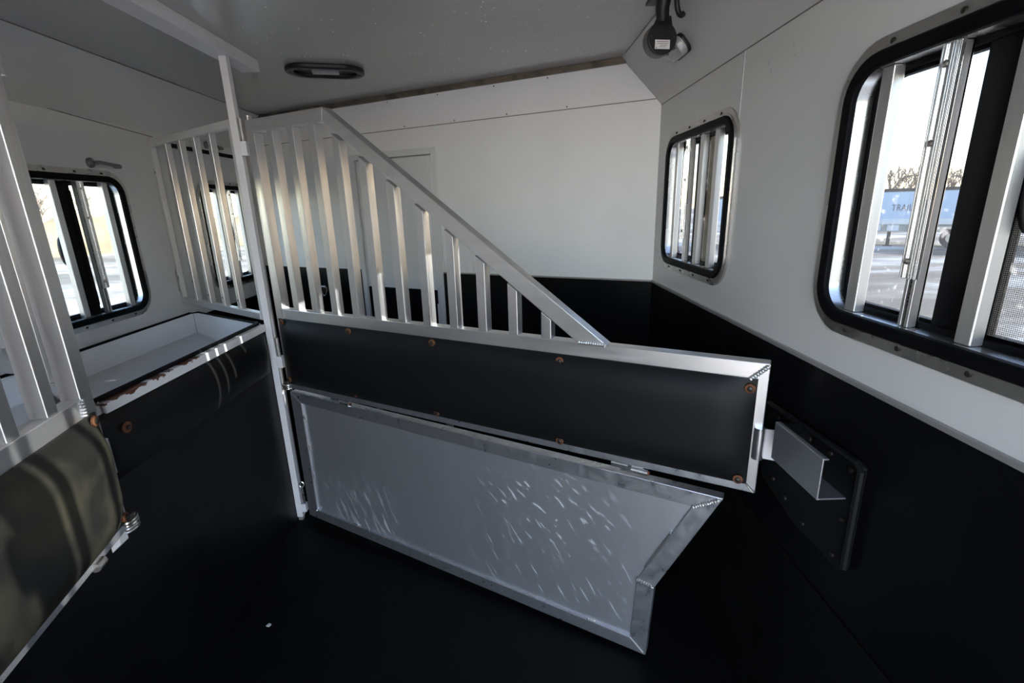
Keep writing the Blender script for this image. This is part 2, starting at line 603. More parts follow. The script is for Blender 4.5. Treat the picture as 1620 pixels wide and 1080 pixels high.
# ------------------------------------------------------------------ left wall: local x = -Y, local y = +X
wl = empty('wall_left', (XL, 0, 0), -PI / 2)
struct(wl, 'white left side wall of the trailer above the mangers')
WIN_L = [(2.08, 0.34), (3.26, 0.30)]
LCZ, LHH = -0.127, 0.333
LIN_L = Z(-0.56)
b = side_wall([(-2.72, 1.0 - 2.45), (-(YL + 0.02), -2.72)], [(-c, Z(LCZ), hw - 0.035, LHH - 0.033, HOLE_R) for c, hw in WIN_L], LIN_L - 0.02, ZC)
b.box(-1.45, -YB, -WT, 0, LIN_L - 0.02, ZC)
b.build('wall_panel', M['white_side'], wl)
MB().box(-(YL + 0.02), -YB, -WT, 0.006, 0, LIN_L).build('black_lining', M['black_liner'], wl)['label'] = 'black plastic lining'
nl = XLC - XL
MB().add([(-(YL + .2), 0, ZC), (-YB, 0, ZC), (-YB, nl, ZT), (-(YL + .2), nl, ZT), (-(YL + .2), -WT, ZC), (-YB, -WT, ZC), (-YB, nl, ZT + .06), (-(YL + .2), nl, ZT + .06)],
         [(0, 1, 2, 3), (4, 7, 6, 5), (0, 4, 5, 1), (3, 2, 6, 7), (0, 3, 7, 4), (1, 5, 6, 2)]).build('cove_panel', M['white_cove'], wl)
# caulked seam follows the slightly sagging joint
MB().tube([(-1.2, 0.0005, ZC + 0.012), (-1.96, 0.0005, ZC + 0.012), (-2.25, 0, ZC - 0.005), (-2.69, 0, ZC - 0.028)], 0.0022, 6).build('cove_seam', M['dark_seam'], wl)
MB().tube([(-YB, nl - 0.001, ZT - 0.001), (-YL, nl - 0.001, ZT - 0.001)], 0.0022, 6).build('ceiling_seam', M['dark_seam'], wl)
MB().box(-3.56, -2.80, 0.0, 0.014, Z(0.358), Z(0.380)).build('feed_door_seal', M['gasket'], wl, bevel=0.003)['label'] = 'black rubber seal strip over the far window'

# ------------------------------------------------------------------ front wall: local x = leftwards from the right corner, y = towards the stalls
wf = empty('wall_front', (XR, YC, 0), PI - TH)
struct(wf, 'slanted white front wall of the stall area with black lower lining')
SD0, SD1, DTOP = 1.235, 1.885, Z(0.338)     # door opening incl. casing
b = MB()
b.box(-0.05, SD0 + 0.03, -0.05, 0, ZB - 0.02, Z(0.452))
b.box(SD1 - 0.03, FWL + 0.1, -0.05, 0, ZB - 0.02, Z(0.452))
b.box(SD0 + 0.03, SD1 - 0.03, -0.05, 0, DTOP - 0.03, Z(0.452))
b.build('wall_panel', M['white_wall'], wf)
MB().box(-0.05, FWL + 0.1, -0.05, 0.004, Z(0.452), ZT + 0.02).build('upper_panel', M['white_wall'], wf, bevel=0.002)
MB().box(0.0, FWL, 0.0, 0.003, Z(0.4495), Z(0.4525)).build('panel_seam', M['dark_seam'], wf)
b = MB().box(-0.03, SD0 + 0.01, -0.05, 0.008, 0, ZB)
b.box(SD1 - 0.01, FWL + 0.05, -0.05, 0.008, 0, ZB)
b.build('black_lining', M['black_liner'], wf)['label'] = 'black plastic lining'
MB().box(0.0, SD0 - 0.002, 0.0, 0.011, ZB - 0.003, ZB + 0.004).build('lining_trim', M['grey_trim'], wf)
MB().box(0.16, FWL - 0.1, 0.0, 0.022, ZT - 0.026, ZT).build('gutter_trim', M['tan_trim'], wf, bevel=0.003)['label'] = 'stained tan gutter strip under the ceiling'
rv = MB().lathe([(0.004, 0.0), (0.0035, 0.002), (0.0015, 0.003)], (0, 0, 0), 'y', 8).build('rivet', M['dark_seam'], wf, smooth=True)
rv.location = (0.45, 0.004, Z(0.462))
for s in (0.78, 1.10, 1.44, 1.80):
    inst(rv, wf, (s, 0.004, Z(0.462)))
for s in (0.55, 0.85, 1.2, 1.55):
    inst(rv, wf, (s, 0.004, ZT - 0.036))

# door in the front wall
dr = empty('door_1', (XR, YC, 0), PI - TH)
struct(dr, 'white dressing room door in the front wall behind the bars')
o = SD0
b = MB()
b.box(SD0, SD0 + 0.035, -0.03, 0.012, 0.0, DTOP)
b.box(SD1 - 0.035, SD1, -0.03, 0.012, 0.0, DTOP)
b.box(SD0 + 0.035, SD1 - 0.035, -0.03, 0.012, DTOP - 0.035, DTOP)
b.build('casing', M['door_white'], dr, bevel=0.003)
MB().box(SD0 + 0.001, SD1 - 0.001, -0.045, -0.031, 0.0, DTOP - 0.001).build('light_leak_sheet', M['door_white'], dr)  # added backing sheet, keeps outside light from leaking round the leaf
MB().box(SD0 + 0.042, SD1 - 0.042, -0.03, 0.002, 0.01, DTOP - 0.042).build('door_leaf', M['door_white'], dr, bevel=0.002)
ring_o = rrect((SD1 - SD0) / 2 - 0.062, 0.9, 0.01, 2, (SD0 + SD1) / 2, DTOP - 0.065 - 0.9)
ring_i = rrect((SD1 - SD0) / 2 - 0.074, 0.888, 0.01, 2, (SD0 + SD1) / 2, DTOP - 0.065 - 0.9)
MB().ring(ring_o, ring_i, 0.001, 0.006).build('leaf_moulding', M['door_white'], dr)
MB().box(SD0 + 0.055, SD1 - 0.05, 0.002, 0.012, 0.02, Z(-0.483)).build('kick_panel', M['black_liner'], dr, bevel=0.003)['label'] = 'black plastic kick panel'
hg = MB().box(-0.018, 0.018, 0, 0.004, -0.09, 0.09).tube([(0, 0.006, -0.09), (0, 0.006, 0.09)], 0.006, 8).build('hinge', M['door_white'], dr, smooth=True)
hg.location = (SD0 + 0.038, 0.010, Z(0.12))
inst(hg, dr, (SD0 + 0.038, 0.010, Z(-0.66)))
inst(hg, dr, (SD0 + 0.038, 0.010, Z(-1.30)))

# ------------------------------------------------------------------ windows
def window(n, cx, cz, hw, hh, side, mull, label, screen=False, beige=None, dusty=False):
    """local x along the wall, y towards the inside, origin in the middle of the opening"""
    sg = 1 if side == 'R' else -1
    t = empty('window_%d' % n, (XR if side == 'R' else XL, cx, cz), PI / 2 if side == 'R' else -PI / 2)
    struct(t, label)
    R = 0.105

    def out(d):
        return rrect(hw - d, hh - d, max(R - d, 0.02), 8)
    MB().ring(out(0), out(0.026), 0.0, 0.007).build('flange', M['flange'], t, smooth=True)
    MB().ring(out(0.017), out(0.022), 0.007, 0.010).build('flange_lip', M['flange'], t, smooth=True)
    MB().ring(out(0.024), out(0.050), 0.0, 0.016).build('gasket', M['gasket'], t, smooth=True, bevel=0.004)
    MB().ring(out(0.040), out(0.051), -0.026, 0.004).build('reveal', M['bright_al'], t, smooth=True)
    MB().ring(out(0.045), out(0.062), -0.046, -0.024).build('sash_frame', M['gasket'], t, smooth=True, bevel=0.004)
    MB().ring(out(0.060), out(0.068), -0.050, -0.036).build('inner_sash', M['gasket'], t, smooth=True)
    g = M['glass_dusty'] if dusty else M['glass']
    # the two panes meet at the mullion
    m0, m1 = mull
    iw, ih = hw - 0.058, hh - 0.058

    def pane(x0, x1, y):
        MB().add([(x0, y, -ih), (x1, y, -ih), (x1, y, ih), (x0, y, ih)], [(0, 1, 2, 3)]).build('pane', g, t)
    pane(-iw, m0 + 0.01, -0.046)
    pane(m1 - 0.01, iw, -0.040)
    MB().box(m0, m1, -0.050, -0.030, -ih, ih).box(m0, m0 + 0.02, -0.030, -0.027, -ih + 0.03, ih - 0.03).build('sliding_stile', M['gasket'], t, bevel=0.004)
    lx = m0 - 0.018 if side == 'R' else m1 + 0.018
    lt = MB().lathe([(0.030, 0.0), (0.030, 0.008), (0.018, 0.016), (0.006, 0.018)], (0, 0, 0), 'y', 14).build('slide_latch', M['black_plastic'], t, smooth=True)
    lt.location = (lx, -0.044, 0.0)
    lt.scale = (0.7, 1, 2.0)
    if beige:
        MB().box(beige[0], beige[1], -0.043, -0.034, -ih, ih).build('screen_stile', M['beige'], t, bevel=0.002)['label'] = 'beige screen frame upright'
    if screen:
        MB().add([(-iw, -0.036, -ih), (m0, -0.036, -ih), (m0, -0.036, ih), (-iw, -0.036, ih)], [(0, 1, 2, 3)]).build('insect_screen', M['screen'], t)
    # bars
    zb = hh - 0.052
    offs = [0.225, 0.086, -0.036, -0.162]
    if side == 'L':
        offs = [-(hw - 0.34 + q) for q in offs]
    bw = 0.0145
    bar_me = None
    for i, q in enumerate(offs):
        if i == 1:
            continue
        if bar_me is None:
            bar_me = MB().box(-bw, bw, -0.025, -0.003, -zb, zb).build('bar', M['aluminium'], t, bevel=0.0018)
            bar_me.location = (q, 0, 0)
        else:
            c = inst(bar_me, t, (q, 0, 0))
            bv = c.modifiers.new('bevel', 'BEVEL')
            bv.width = 0.0018
    # spring latched removable bar
    q = offs[1]
    lb = MB().box(-0.011, -0.004, -0.025, -0.005, -zb, zb).box(0.004, 0.011, -0.025, -0.005, -zb, zb).box(-0.011, 0.011, -0.025, -0.020, -zb, zb).build('latch_bar', M['aluminium'], t, bevel=0.001)
    lb.location = (q, 0, 0)
    sl = MB().box(-0.0165, 0.0165, -0.005, 0.002, -zb * 0.62, zb)
    for k in (-0.0155, -0.009, -0.004, 0.009, 0.0145):
        sl.box(k - 0.0013, k + 0.0013, 0.002, 0.0050, -zb * 0.62, zb)
    sl.build('sleeve', M['bright_al'], lb, bevel=0.0006)
    sc = MB().lathe([(0.0055, 0), (0.005, 0.003), (0.002, 0.004)], (0, 0, 0), 'y', 8).build('screw', M['steel'], lb, smooth=True)
    sc.location = (0.003, 0.004, zb - 0.03)
    inst(sc, lb, (0.003, 0.004, zb - 0.15))
    inst(sc, lb, (0.003, 0.004, -zb * 0.62 + 0.03))
    hel = [(0.0038 * math.cos(a * 0.9), -0.012 + 0.0038 * math.sin(a * 0.9), -zb * 0.62 - 0.001 * a) for a in range(0, 52)]
    MB().tube(hel, 0.0011, 5).build('spring', M['bolt'], lb, smooth=True)
    MB().tube([(0, -0.012, -zb * 0.62 - 0.052), (0, -0.012, -zb)], 0.0045, 8).build('bolt_pin', M['bolt'], lb, smooth=True)
    # flange screws
    scs = MB().lathe([(0.006, 0), (0.005, 0.003), (0.002, 0.0042)], (0, 0, 0), 'y', 8).build('flange_screw', M['bolt'], t, smooth=True)
    pos = [(x, z) for z in (-hh + 0.014, hh - 0.014) for x in (-hw + 0.13, -0.07, 0.07, hw - 0.13)]
    scs.location = (pos[0][0], 0.007, pos[0][1])
    for x, z in pos[1:]:
        inst(scs, t, (x, 0.007, z))
    return t


window(1, WIN_R[0][0], Z(0.0), HW, HH, 'R', (0.000, 0.066), 'barred slider window at the front end of the right wall', beige=(-0.105, -0.035))
window(2, WIN_R[1][0], Z(0.0), HW, HH, 'R', (-0.042, 0.055), 'large barred slider window on the right, nearest the camera', screen=True)
window(3, WIN_L[0][0], Z(LCZ), WIN_L[0][1], LHH, 'L', (-0.068, 0.008), 'barred feed window on the left over the white manger', dusty=True)
window(4, WIN_L[1][0], Z(LCZ), WIN_L[1][1], LHH, 'L', (-0.05, 0.02), 'barred feed window at far left behind the head bars', dusty=True)


# latch handles over the left windows
def wall_handle(y, z, lab):
    t = empty('latch_handle', (XL, y, z), -PI / 2)
    tag(t, lab, 'handle')
    MB().lathe([(0.021, 0), (0.021, 0.008), (0.014, 0.014)], (0.07, 0, 0), 'y', 14).build('pivot', M['handle'], t, smooth=True)
    MB().tube([(0.07, 0.016, 0.0), (0.04, 0.022, 0.004), (-0.02, 0.022, 0.0), (-0.075, 0.018, -0.006)], [0.009, 0.007, 0.007, 0.010], 8).build('lever', M['handle'], t, smooth=True)
    MB().box(-0.085, -0.06, 0, 0.012, -0.014, 0.006).build('keeper', M['handle'], t, bevel=0.002)
    return t


wall_handle(2.32, Z(0.235), 'grey metal lever handle on the wall above the nearer left window')
wall_handle(3.22, Z(0.412), 'grey metal lever handle above the far left window, behind the head bars')

# ------------------------------------------------------------------ overhead rail and posts
RB = ZT - 0.045
t = MB().box(-1.122, -1.044, YB, 2.34, RB, ZT).build('overhead_rail', M['white_paint'], bevel=0.002)
tag(t, 'white box rail running along the ceiling above the divider posts', 'rail')


def post(y0, lab, full=True):
    t = empty('divider_post', (-1.0735, y0 + 0.0145, 0))
    tag(t, lab, 'post')
    a = 0.0145
    if not full:         # hung from the rail, ends in a slanted cut under the hinge
        MB().prism([(-a, Z(-0.872)), (a, Z(-0.846)), (a, RB), (-a, RB)], -a, a).build('upright', M['white_paint'], t, bevel=0.0015)
        return t
    MB().box(-a, a, -a, a, 0.02, RB).build('upright', M['white_paint'], t, bevel=0.0015)
    MB().box(-a + 0.004, a - 0.004, -a + 0.004, a - 0.004, 0.0, 0.02).build('foot', M['grey_trim'], t)['label'] = 'grey steel foot stub'
    return t


p1 = post(2.096, 'white square post carrying the middle divider, from floor to ceiling rail')
p2 = post(1.108, 'white square post behind the near left divider, mostly hidden by its bars', False)
# hinges on the first post: knuckle, block
PX, PY = 0.028, -0.012
for zc in (Z(0.31), Z(-0.60)):
    MB().box(0.0145, 0.040, PY - 0.008, PY + 0.018, zc - 0.082, zc - 0.026).build('hinge_block', M['white_paint'], p1, bevel=0.002)
    MB().tube([(PX, PY, zc - 0.026), (PX, PY, zc + 0.060)], 0.0085, 10).build('hinge_knuckle', M['grey_trim'], p1, smooth=True)
MB().box(0.0145, 0.040, PY - 0.010, PY + 0.016, Z(-1.440), Z(-1.395)).build('hinge_block', M['white_paint'], p1, bevel=0.002)
MB().tube([(PX + 0.004, PY, Z(-1.395)), (PX + 0.004, PY, Z(-1.30))], 0.0065, 10).build('hinge_knuckle', M['steel'], p1, smooth=True)
MB().tube([(PX + 0.004 + 0.011 * math.cos(a), PY, Z(-1.29) + 0.015 * math.sin(a)) for a in [k * PI / 7 for k in range(14)]], 0.0028, 6, closed=True).build('pin_eye', M['bright_al'], p1, smooth=True)
MB().box(-0.002, 0.014, 0.0145, 0.024, 0.03, RB - 0.05).build('stop_strip', M['grey_trim'], p1)

# ------------------------------------------------------------------ dividers
SLN, PIT = 0.119, 0.1165
ZR = Z(-0.400)           # top of the middle rail
ZLB = Z(-0.772)          # bottom of the solid part
ZTOP = Z(0.358)
LEN = 1.924
FD = 0.040               # depth of the frame tubes


def diag_z(s):           # upper edge of the sloping rail
    return ZTOP + (s - 0.44) * (ZR - ZTOP) / (1.498 - 0.44)


def pad_mesh(x0, x1, z0, z1, y, sg, bulge, material, parent, edge=0.10):
    nx, nz = 48, 16
    b = MB()
    vs, fs = [], []
    for j in range(nz + 1):
        for i in range(nx + 1):
            u, v = i / nx, j / nz
            # cluster samples at the borders
            u = 0.5 - 0.5 * math.cos(PI * u)
            v = 0.5 - 0.5 * math.cos(PI * v)
            x = x0 + (x1 - x0) * u
            z = z0 + (z1 - z0) * v
            d = min(x - x0, x1 - x, z - z0, z1 - z)
            dx = min(x - x0, x1 - x)
            dz = min(z - z0, z1 - z)
            k = min(1.0, dx / edge) * min(1.0, dz / (edge * 0.8))
            k = math.sqrt(max(k, 0)) if k < 1 else 1
            k = k * k * (3 - 2 * k)
            wob = 0.88 + 0.12 * math.sin(x * 5.1 + z * 7)
            # border dips slightly between the bolts
            vs.append((x, y + sg * (0.006 + bulge * k * wob), z))
    st = nx + 1
    for j in range(nz):
        for i in range(nx):
            fs.append((j * st + i, j * st + i + 1, (j + 1) * st + i + 1, (j + 1) * st + i))
    b.add(vs, fs)
    # rim back to the frame
    rim = [i for i in range(st)] + [j * st + nx for j in range(1, nz + 1)] + [nz * st + i for i in range(nx - 1, -1, -1)] + [j * st for j in range(nz - 1, 0, -1)]
    o = len(b.v)
    b.v += [(b.v[i][0], y, b.v[i][2]) for i in rim]
    n = len(rim)
    b.f += [(rim[k], rim[(k + 1) % n], o + (k + 1) % n, o + k) for k in range(n)]
    return b.build('pad', material, parent, smooth=True)


def weld(parent, a, c, r=0.006):
    A, C = Vector(a), Vector(c)
    n = max(6, int((C - A).length / 0.0035))
    pts = [A.lerp(C, k / n) for k in range(n + 1)]
    rad = [r * (0.8 + 0.35 * (k % 2)) for k in range(n + 1)]
    return MB().tube(pts, rad, 7).build('weld_bead', M['weld'], parent, smooth=True)


def divider(loc, rz, lab, seen, bulge, drop):
    """local x from the hinge, y=0 front face .. FD back face, z up. seen = side the camera sees"""
    t = empty('stall_divider', loc, rz)
    tag(t, lab, 'divider')
    F = FD
    AL = M['aluminium']
    AH = M['aluminium_h']
    sw = 0.045
    # mitred frame
    MB().prism([(0, ZLB), (sw, ZLB + 0.035), (sw, ZTOP - 0.047), (0, ZTOP)], 0, F).build('hinge_stile', AL, t, bevel=0.002)
    xi = 0.434
    MB().prism([(0.0005, ZTOP), (sw + 0.0005, ZTOP - 0.047), (xi, ZTOP - 0.047), (0.44, ZTOP)], 0, F).build('top_rail', AH, t, bevel=0.002)
    MB().prism([(0.4405, ZTOP), (xi + 0.0005, ZTOP - 0.047), (1.405, ZR), (1.498, ZR)], 0, F).build('sloping_rail', AH, t, bevel=0.002)
    MB().prism([(sw, ZR), (sw, ZR - 0.05), (LEN - 0.045, ZR - 0.05), (LEN, ZR)], 0.0, F).build('middle_rail', AH, t, bevel=0.002)
    MB().prism([(0.0005, ZLB), (sw, ZLB + 0.034), (LEN - 0.035, ZLB + 0.034), (LEN, ZLB)], 0, F).build('bottom_rail', M['mill_frame'], t, bevel=0.002)
    MB().prism([(LEN, ZLB + 0.0005), (LEN - 0.035, ZLB + 0.0345), (LEN - 0.045, ZR - 0.0505), (LEN, ZR - 0.0005)], 0, F).build('end_stile', AL, t, bevel=0.002)
    # bars
    bw = 0.034
    for i in range(11):
        s = SLN + PIT * i
        zt0 = ZTOP - 0.047 if s + bw < xi else diag_z(s) - 0.0685
        zt1 = ZTOP - 0.047 if s + bw < xi else diag_z(s + bw) - 0.0685
        if s < xi < s + bw:
            zt0 = zt1 = diag_z(s + bw) - 0.0685
        MB().prism([(s, ZR), (s + bw, ZR), (s + bw, zt1), (s, zt0)], 0.003, 0.003 + bw).build('bar', AL, t, bevel=0.0018)
    # pads on both faces
    other = M['dusty_pad'] if not drop else M['black_pad']
    y_seen = 0 if seen < 0 else F
    pad_mesh(0.018, 1.900, ZLB + 0.026, ZR - 0.043, y_seen, seen, bulge, other, t)
    pad_mesh(0.018, 1.900, ZLB + 0.030, ZR - 0.047, F - y_seen, -seen, 0.008, M['black_pad'], t)
    # rusty washers with bolts
    wm = None
    for s, z in ((0.050, -0.455), (0.454, -0.456), (0.866, -0.457), (1.356, -0.461), (1.884, -0.466),
                 (0.040, -0.722), (0.452, -0.722), (0.863, -0.726), (1.356, -0.731), (1.879, -0.730)):
        yy = y_seen + seen * (0.0165 if bulge < 0.04 else 0.018)
        if wm is None:
            wm = MB().lathe([(0.0130, -0.002), (0.0130, 0.0025), (0.0115, 0.0035), (0.005, 0.0035)], (0, 0, 0), 'y', 14).build('washer', M['rust'], t, smooth=True)
            wo_ = wm
            bt = MB().lathe([(0.0072, 0.0), (0.0068, 0.005), (0.004, 0.0065)], (0, 0, 0), 'y', 10).build('bolt_head', M['bolt'], wm, smooth=True)
            wm['label'] = 'rusty round washer'
        else:
            wo_ = inst(wm, t)
            wo_['label'] = 'rusty round washer'
            inst(bt, wo_, (0, 0.002, 0))
        wo_.location = (s, yy, Z(z))
        wo_.rotation_euler = (0, 0, 0 if seen > 0 else PI)
    # welds
    yw = y_seen + seen * 0.002
    weld(t, (LEN - 0.004, yw, ZR - 0.006), (LEN - 0.042, yw, ZR - 0.045))
    weld(t, (LEN - 0.003, yw, ZLB + 0.004), (LEN - 0.030, yw, ZLB + 0.030), 0.004)
    weld(t, (1.410, yw, ZR + 0.001), (1.492, yw, ZR + 0.001), 0.006)
    weld(t, (sw + 0.002, yw, ZR + 0.001), (sw + 0.002, yw, ZR - 0.044), 0.005)
    # hinge knuckles on the stile
    for zc in (Z(0.31), Z(-0.60)):
        MB().tube([(-0.014, 0.028, zc - 0.024), (-0.014, 0.028, zc + 0.070)], 0.010, 10).build('hinge_barrel', AL, t, smooth=True)
        MB().box(-0.014, 0.002, 0.022, 0.034, zc - 0.02, zc + 0.066).build('hinge_leaf', AL, t)
    # wound pin spring at the foot of the hinge stile
    coil = [(-0.012 + 0.023 * math.cos(a), y_seen + seen * (-0.004) + 0.015 * math.sin(a), ZLB + 0.004 + 0.0019 * k) for k, a in enumerate([q * PI / 7 for q in range(0, 50)])]
    coil = [(x, y, ZLB - 0.012 + 0.030 * k / 49) for k, (x, y, z) in enumerate(coil)]
    MB().tube(coil, 0.0040, 6).build('coil_spring', M['steel'], t, smooth=True)
    # hook at the free end
    MB().tube([(LEN - 0.006, y_seen + seen * 0.006, Z(-0.662)), (LEN - 0.006, y_seen + seen * 0.006, Z(-0.573))], 0.0145, 12).build('latch_barrel', M['bright_al'], t, smooth=True)
    MB().box(LEN - 0.004, LEN + 0.046, y_seen + seen * 0.004 - 0.004, y_seen + seen * 0.004 + 0.004, Z(-0.660), Z(-0.575)).build('latch_plate', M['white_paint'], t, bevel=0.002)
    # small hinge barrels under the bottom rail
    for s in (0.32, 1.57):
        MB().tube([(s - 0.05, F / 2 - 0.006, ZLB - 0.010), (s + 0.002, F / 2 - 0.006, ZLB - 0.010)], 0.0100, 10).build('flap_hinge', M['bright_al'], t, smooth=True)
    if drop:
        drop_panel(t)
    else:
        MB().tube([(0.135, F + 0.004, ZLB + 0.004), (0.165, F + 0.004, ZLB + 0.004)], 0.011, 10).build('flap_hinge', M['steel'], t, smooth=True)
    return t


def drop_panel(t):
    """hinged lower flap with a raked free end; swung a little towards the camera"""
    dp = MB()
    out = [(0.004, Z(-0.790)), (1.848, Z(-0.812)), (1.674, Z(-1.192)), (1.660, Z(-1.474)), (0.002, Z(-1.448))]
    inn = [(0.070, Z(-0.838)), (1.768, Z(-0.862)), (1.618, Z(-1.182)), (1.605, Z(-1.424)), (0.066, Z(-1.402))]
    y0, y1 = 0.002, 0.036
    dp.prism(inn, 0.012, 0.016)
    d = dp.build('drop_panel', M['sheet'], t)
    d['label'] = 'scuffed brushed aluminium lower flap'
    names = ['flap_top_rail', 'flap_raked_rail', 'flap_end_rail', 'flap_bottom_rail', 'flap_side_rail']
    for i in range(5):
        j = (i + 1) % 5
        q = [out[i], out[j], inn[j], inn[i]]
        c = (sum(p[0] for p in q) / 4, sum(p[1] for p in q) / 4)
        q = [(p[0] + (c[0] - p[0]) * 0.0006, p[1] + (c[1] - p[1]) * 0.0006) for p in q]
        MB().prism(q, y0, y1).build(names[i], M['mill_frame'], d, bevel=0.0016)
    yw = y0 - 0.001
    for i in range(5):
        a, c = out[i], inn[i]
        p = 0.15
        weld(d, (a[0] + (c[0] - a[0]) * p, yw, a[1] + (c[1] - a[1]) * p), (c[0], yw, c[1]), 0.0068 if i in (1, 2) else 0.0036)
    # tack welds along the sheet
    for (x, z) in ((0.072, -0.90), (0.071, -1.05), (0.070, -1.20), (0.30, -1.405), (0.72, -1.410), (1.22, -1.416), (1.45, -1.419)):
        weld(d, (x, 0.010, Z(z)), (x + 0.001, 0.010, Z(z) - 0.025) if x < 0.1 else (x + 0.03, 0.010, Z(z)), 0.0035)
    weld(d, (1.714, 0.006, Z(-0.975)), (1.641, 0.006, Z(-1.13)), 0.0040)
    # hinges between flap and frame
    for s in (0.30, 1.55):
        MB().box(s, s + 0.07, 0.006, 0.014, Z(-0.800), Z(-0.765)).build('hinge_leaf', M['bright_al'], d)
        MB().tube([(s + 0.035, 0.004, Z(-0.786)), (s + 0.085, 0.004, Z(-0.787))], 0.011, 10).build('hinge_barrel', M['bright_al'], d, smooth=True)
        MB().tube([(s + 0.085, 0.004, Z(-0.787)), (s + 0.090, 0.004, Z(-0.787))], 0.0065, 10).build('hinge_pin', M['rust'], d, smooth=True)
    return d


PH1, PH2 = 0.5114, math.radians(76.5)
divider((-1.0183, 2.0771, 0), -PH1, 'aluminium stall divider in the middle with sloping barred top and drop flap', -1, 0.030, True)
divider((-1.039, 1.076, 0), -PH2, 'aluminium stall divider swung back at the left edge, dusty pad in sunlight', 1, 0.048, False)


# ------------------------------------------------------------------ head dividers over the manger
def head_divider(dy, lab):
    a = (-1.797, 2.655 + dy)
    e = (-1.093, 2.130 + dy)
    L = math.hypot(e[0] - a[0], e[1] - a[1])
    rz = math.atan2(e[1] - a[1], e[0] - a[0])
    t = empty('head_divider', (a[0], a[1], 0), rz)
    tag(t, lab, 'divider')
    zb0, zb1, zt0, zt1 = Z(-0.462), Z(-0.430), Z(0.340), Z(0.372)
    MB().box(0, 0.030, -0.012, 0.012, zb0, zt1).build('wall_stile', M['white_cove'], t, bevel=0.002)
    MB().box(L - 0.022, L, -0.012, 0.012, zb0, zt1).build('post_stile', M['white_cove'], t, bevel=0.002)
    MB().box(0.030, L - 0.022, -0.012, 0.012, zt0, zt1).build('top_rail', M['white_cove'], t, bevel=0.002)
    MB().box(0.030, L - 0.022, -0.014, 0.014, zb0, zb1).build('bottom_rail', M['aluminium_h'], t, bevel=0.002)
    b0 = None
    for s in (0.185, 0.345, 0.500, 0.655):
        if b0 is None:
            b0 = MB().box(0, 0.030, -0.013, 0.013, zb1, zt0).build('bar', M['aluminium'], t, bevel=0.0018)
            b0.location = (s, 0, 0)
        else:
            c = b0.copy()
            COL.objects.link(c)
            c.location = (s, 0, 0)
    MB().box(0.004, 0.028, -0.016, -0.012, Z(-0.40), Z(-0.28)).build('fixing_plate', M['steel'], t)
    sc = MB().lathe([(0.0045, -0.0), (0.004, 0.002)], (0, 0, 0), 'y', 8).build('screw', M['bolt'], t, smooth=True)
    sc.location = (0.2, -0.0145, Z(-0.33))
    for s, z in ((0.36, -0.39), (0.515, -0.39), (0.67, -0.39), (0.02, 0.22)):
        inst(sc, t, (s, -0.0145, Z(z)))
    return t


head_divider(0.0, 'white framed bars between the left wall and the divider post')
head_divider(-0.988, 'barred head partition glimpsed at the left edge through the near divider')


# ------------------------------------------------------------------ mangers
def manger(y_far_l, y_far_r, y_near_l, y_near_r, lab, rust=True):
    """white feed tray between the left wall and the stall front"""
    t = empty('manger', ((XL + XM) / 2, (y_near_r + y_far_r) / 2, 0))
    tag(t, lab, 'manger')
    ox, oy = t.location.x, t.location.y
    xl, xr = XL + 0.008, XM - 0.022
    zl, zr = Z(-0.528), Z(-0.470)      # rim at wall / at lip
    zbm = Z(-0.645)

    def P(x, y, z):
        return (x - ox, y - oy, z)

    def slab(pts, off):
        vs = [P(*p) for p in pts] + [P(p[0] + off[0], p[1] + off[1], p[2] + off[2]) for p in pts]
        n = len(pts)
        fs = [tuple(range(n)), tuple(range(2 * n - 1, n - 1, -1))] + [(i, (i + 1) % n, n + (i + 1) % n, n + i) for i in range(n)]
        return MB().add(vs, fs)
    fl_, fr_, nl_, nr_ = (xl, y_far_l), (xr, y_far_r), (xl, y_near_l), (xr, y_near_r)
    slab([(*nl_, zbm), (*nr_, zbm), (*fr_, zbm), (*fl_, zbm)], (0, 0, -0.01)).build('tray_bottom', M['white_side'], t)
    slab([(*nl_, zbm), (*fl_, zbm), (*fl_, zl), (*nl_, zl)], (0.006, 0, 0)).build('back_side', M['white_wall'], t)
    slab([(*fl_, zbm), (*fr_, zbm), (*fr_, zr), (*fl_, zl)], (0.003, -0.006, 0)).build('far_side', M['white_wall'], t)
    slab([(*nl_, zbm), (*nr_, zbm), (*nr_, zr), (*nl_, zl)], (0.003, 0.006, 0)).build('near_side', M['white_wall'], t)
    slab([(*nr_, zbm), (*fr_, zbm), (*fr_, zr), (*nr_, zr)], (-0.006, 0, 0)).build('front_side', M['white_wall'], t)
    # white steel lip
    MB().prism([(XM - 0.030 - ox, zr - 0.004), (XM - ox, zr - 0.004), (XM + 0.002 - ox, zr - 0.034), (XM - 0.006 - ox, zr - 0.034), (XM - 0.008 - ox, zr - 0.012), (XM - 0.030 - ox, zr - 0.010)],
               y_near_r - oy, y_far_r - oy).build('lip', M['lip'], t, bevel=0.0015)['label'] = 'white steel lip with peeling rusty paint'
    # black bead along the rim
    e = 0.006
    MB().tube([P(XM - 0.028, y_near_r, zr), P(XM - 0.028, y_far_r - 0.012, zr), P(XM - 0.045, y_far_r + 0.012, zr)], e + 0.003, 8).build('rim_bead', M['gasket'], t, smooth=True)
    MB().tube([P(XM - 0.045, y_far_r + 0.012, zr), P(xl + 0.06, y_far_l - 0.045, zl + 0.006), P(xl + 0.012, y_far_l - 0.05, zl + 0.003), P(xl + 0.008, y_near_l, zl)], e, 8).build('rim_bead', M['gasket'], t, smooth=True)
    MB().tube([P(xl + 0.012, y_far_l - 0.010, zbm), P(xl + 0.012, y_far_l - 0.010, zl)], 0.004, 6).build('corner_bead', M['dark_seam'], t)
    return t


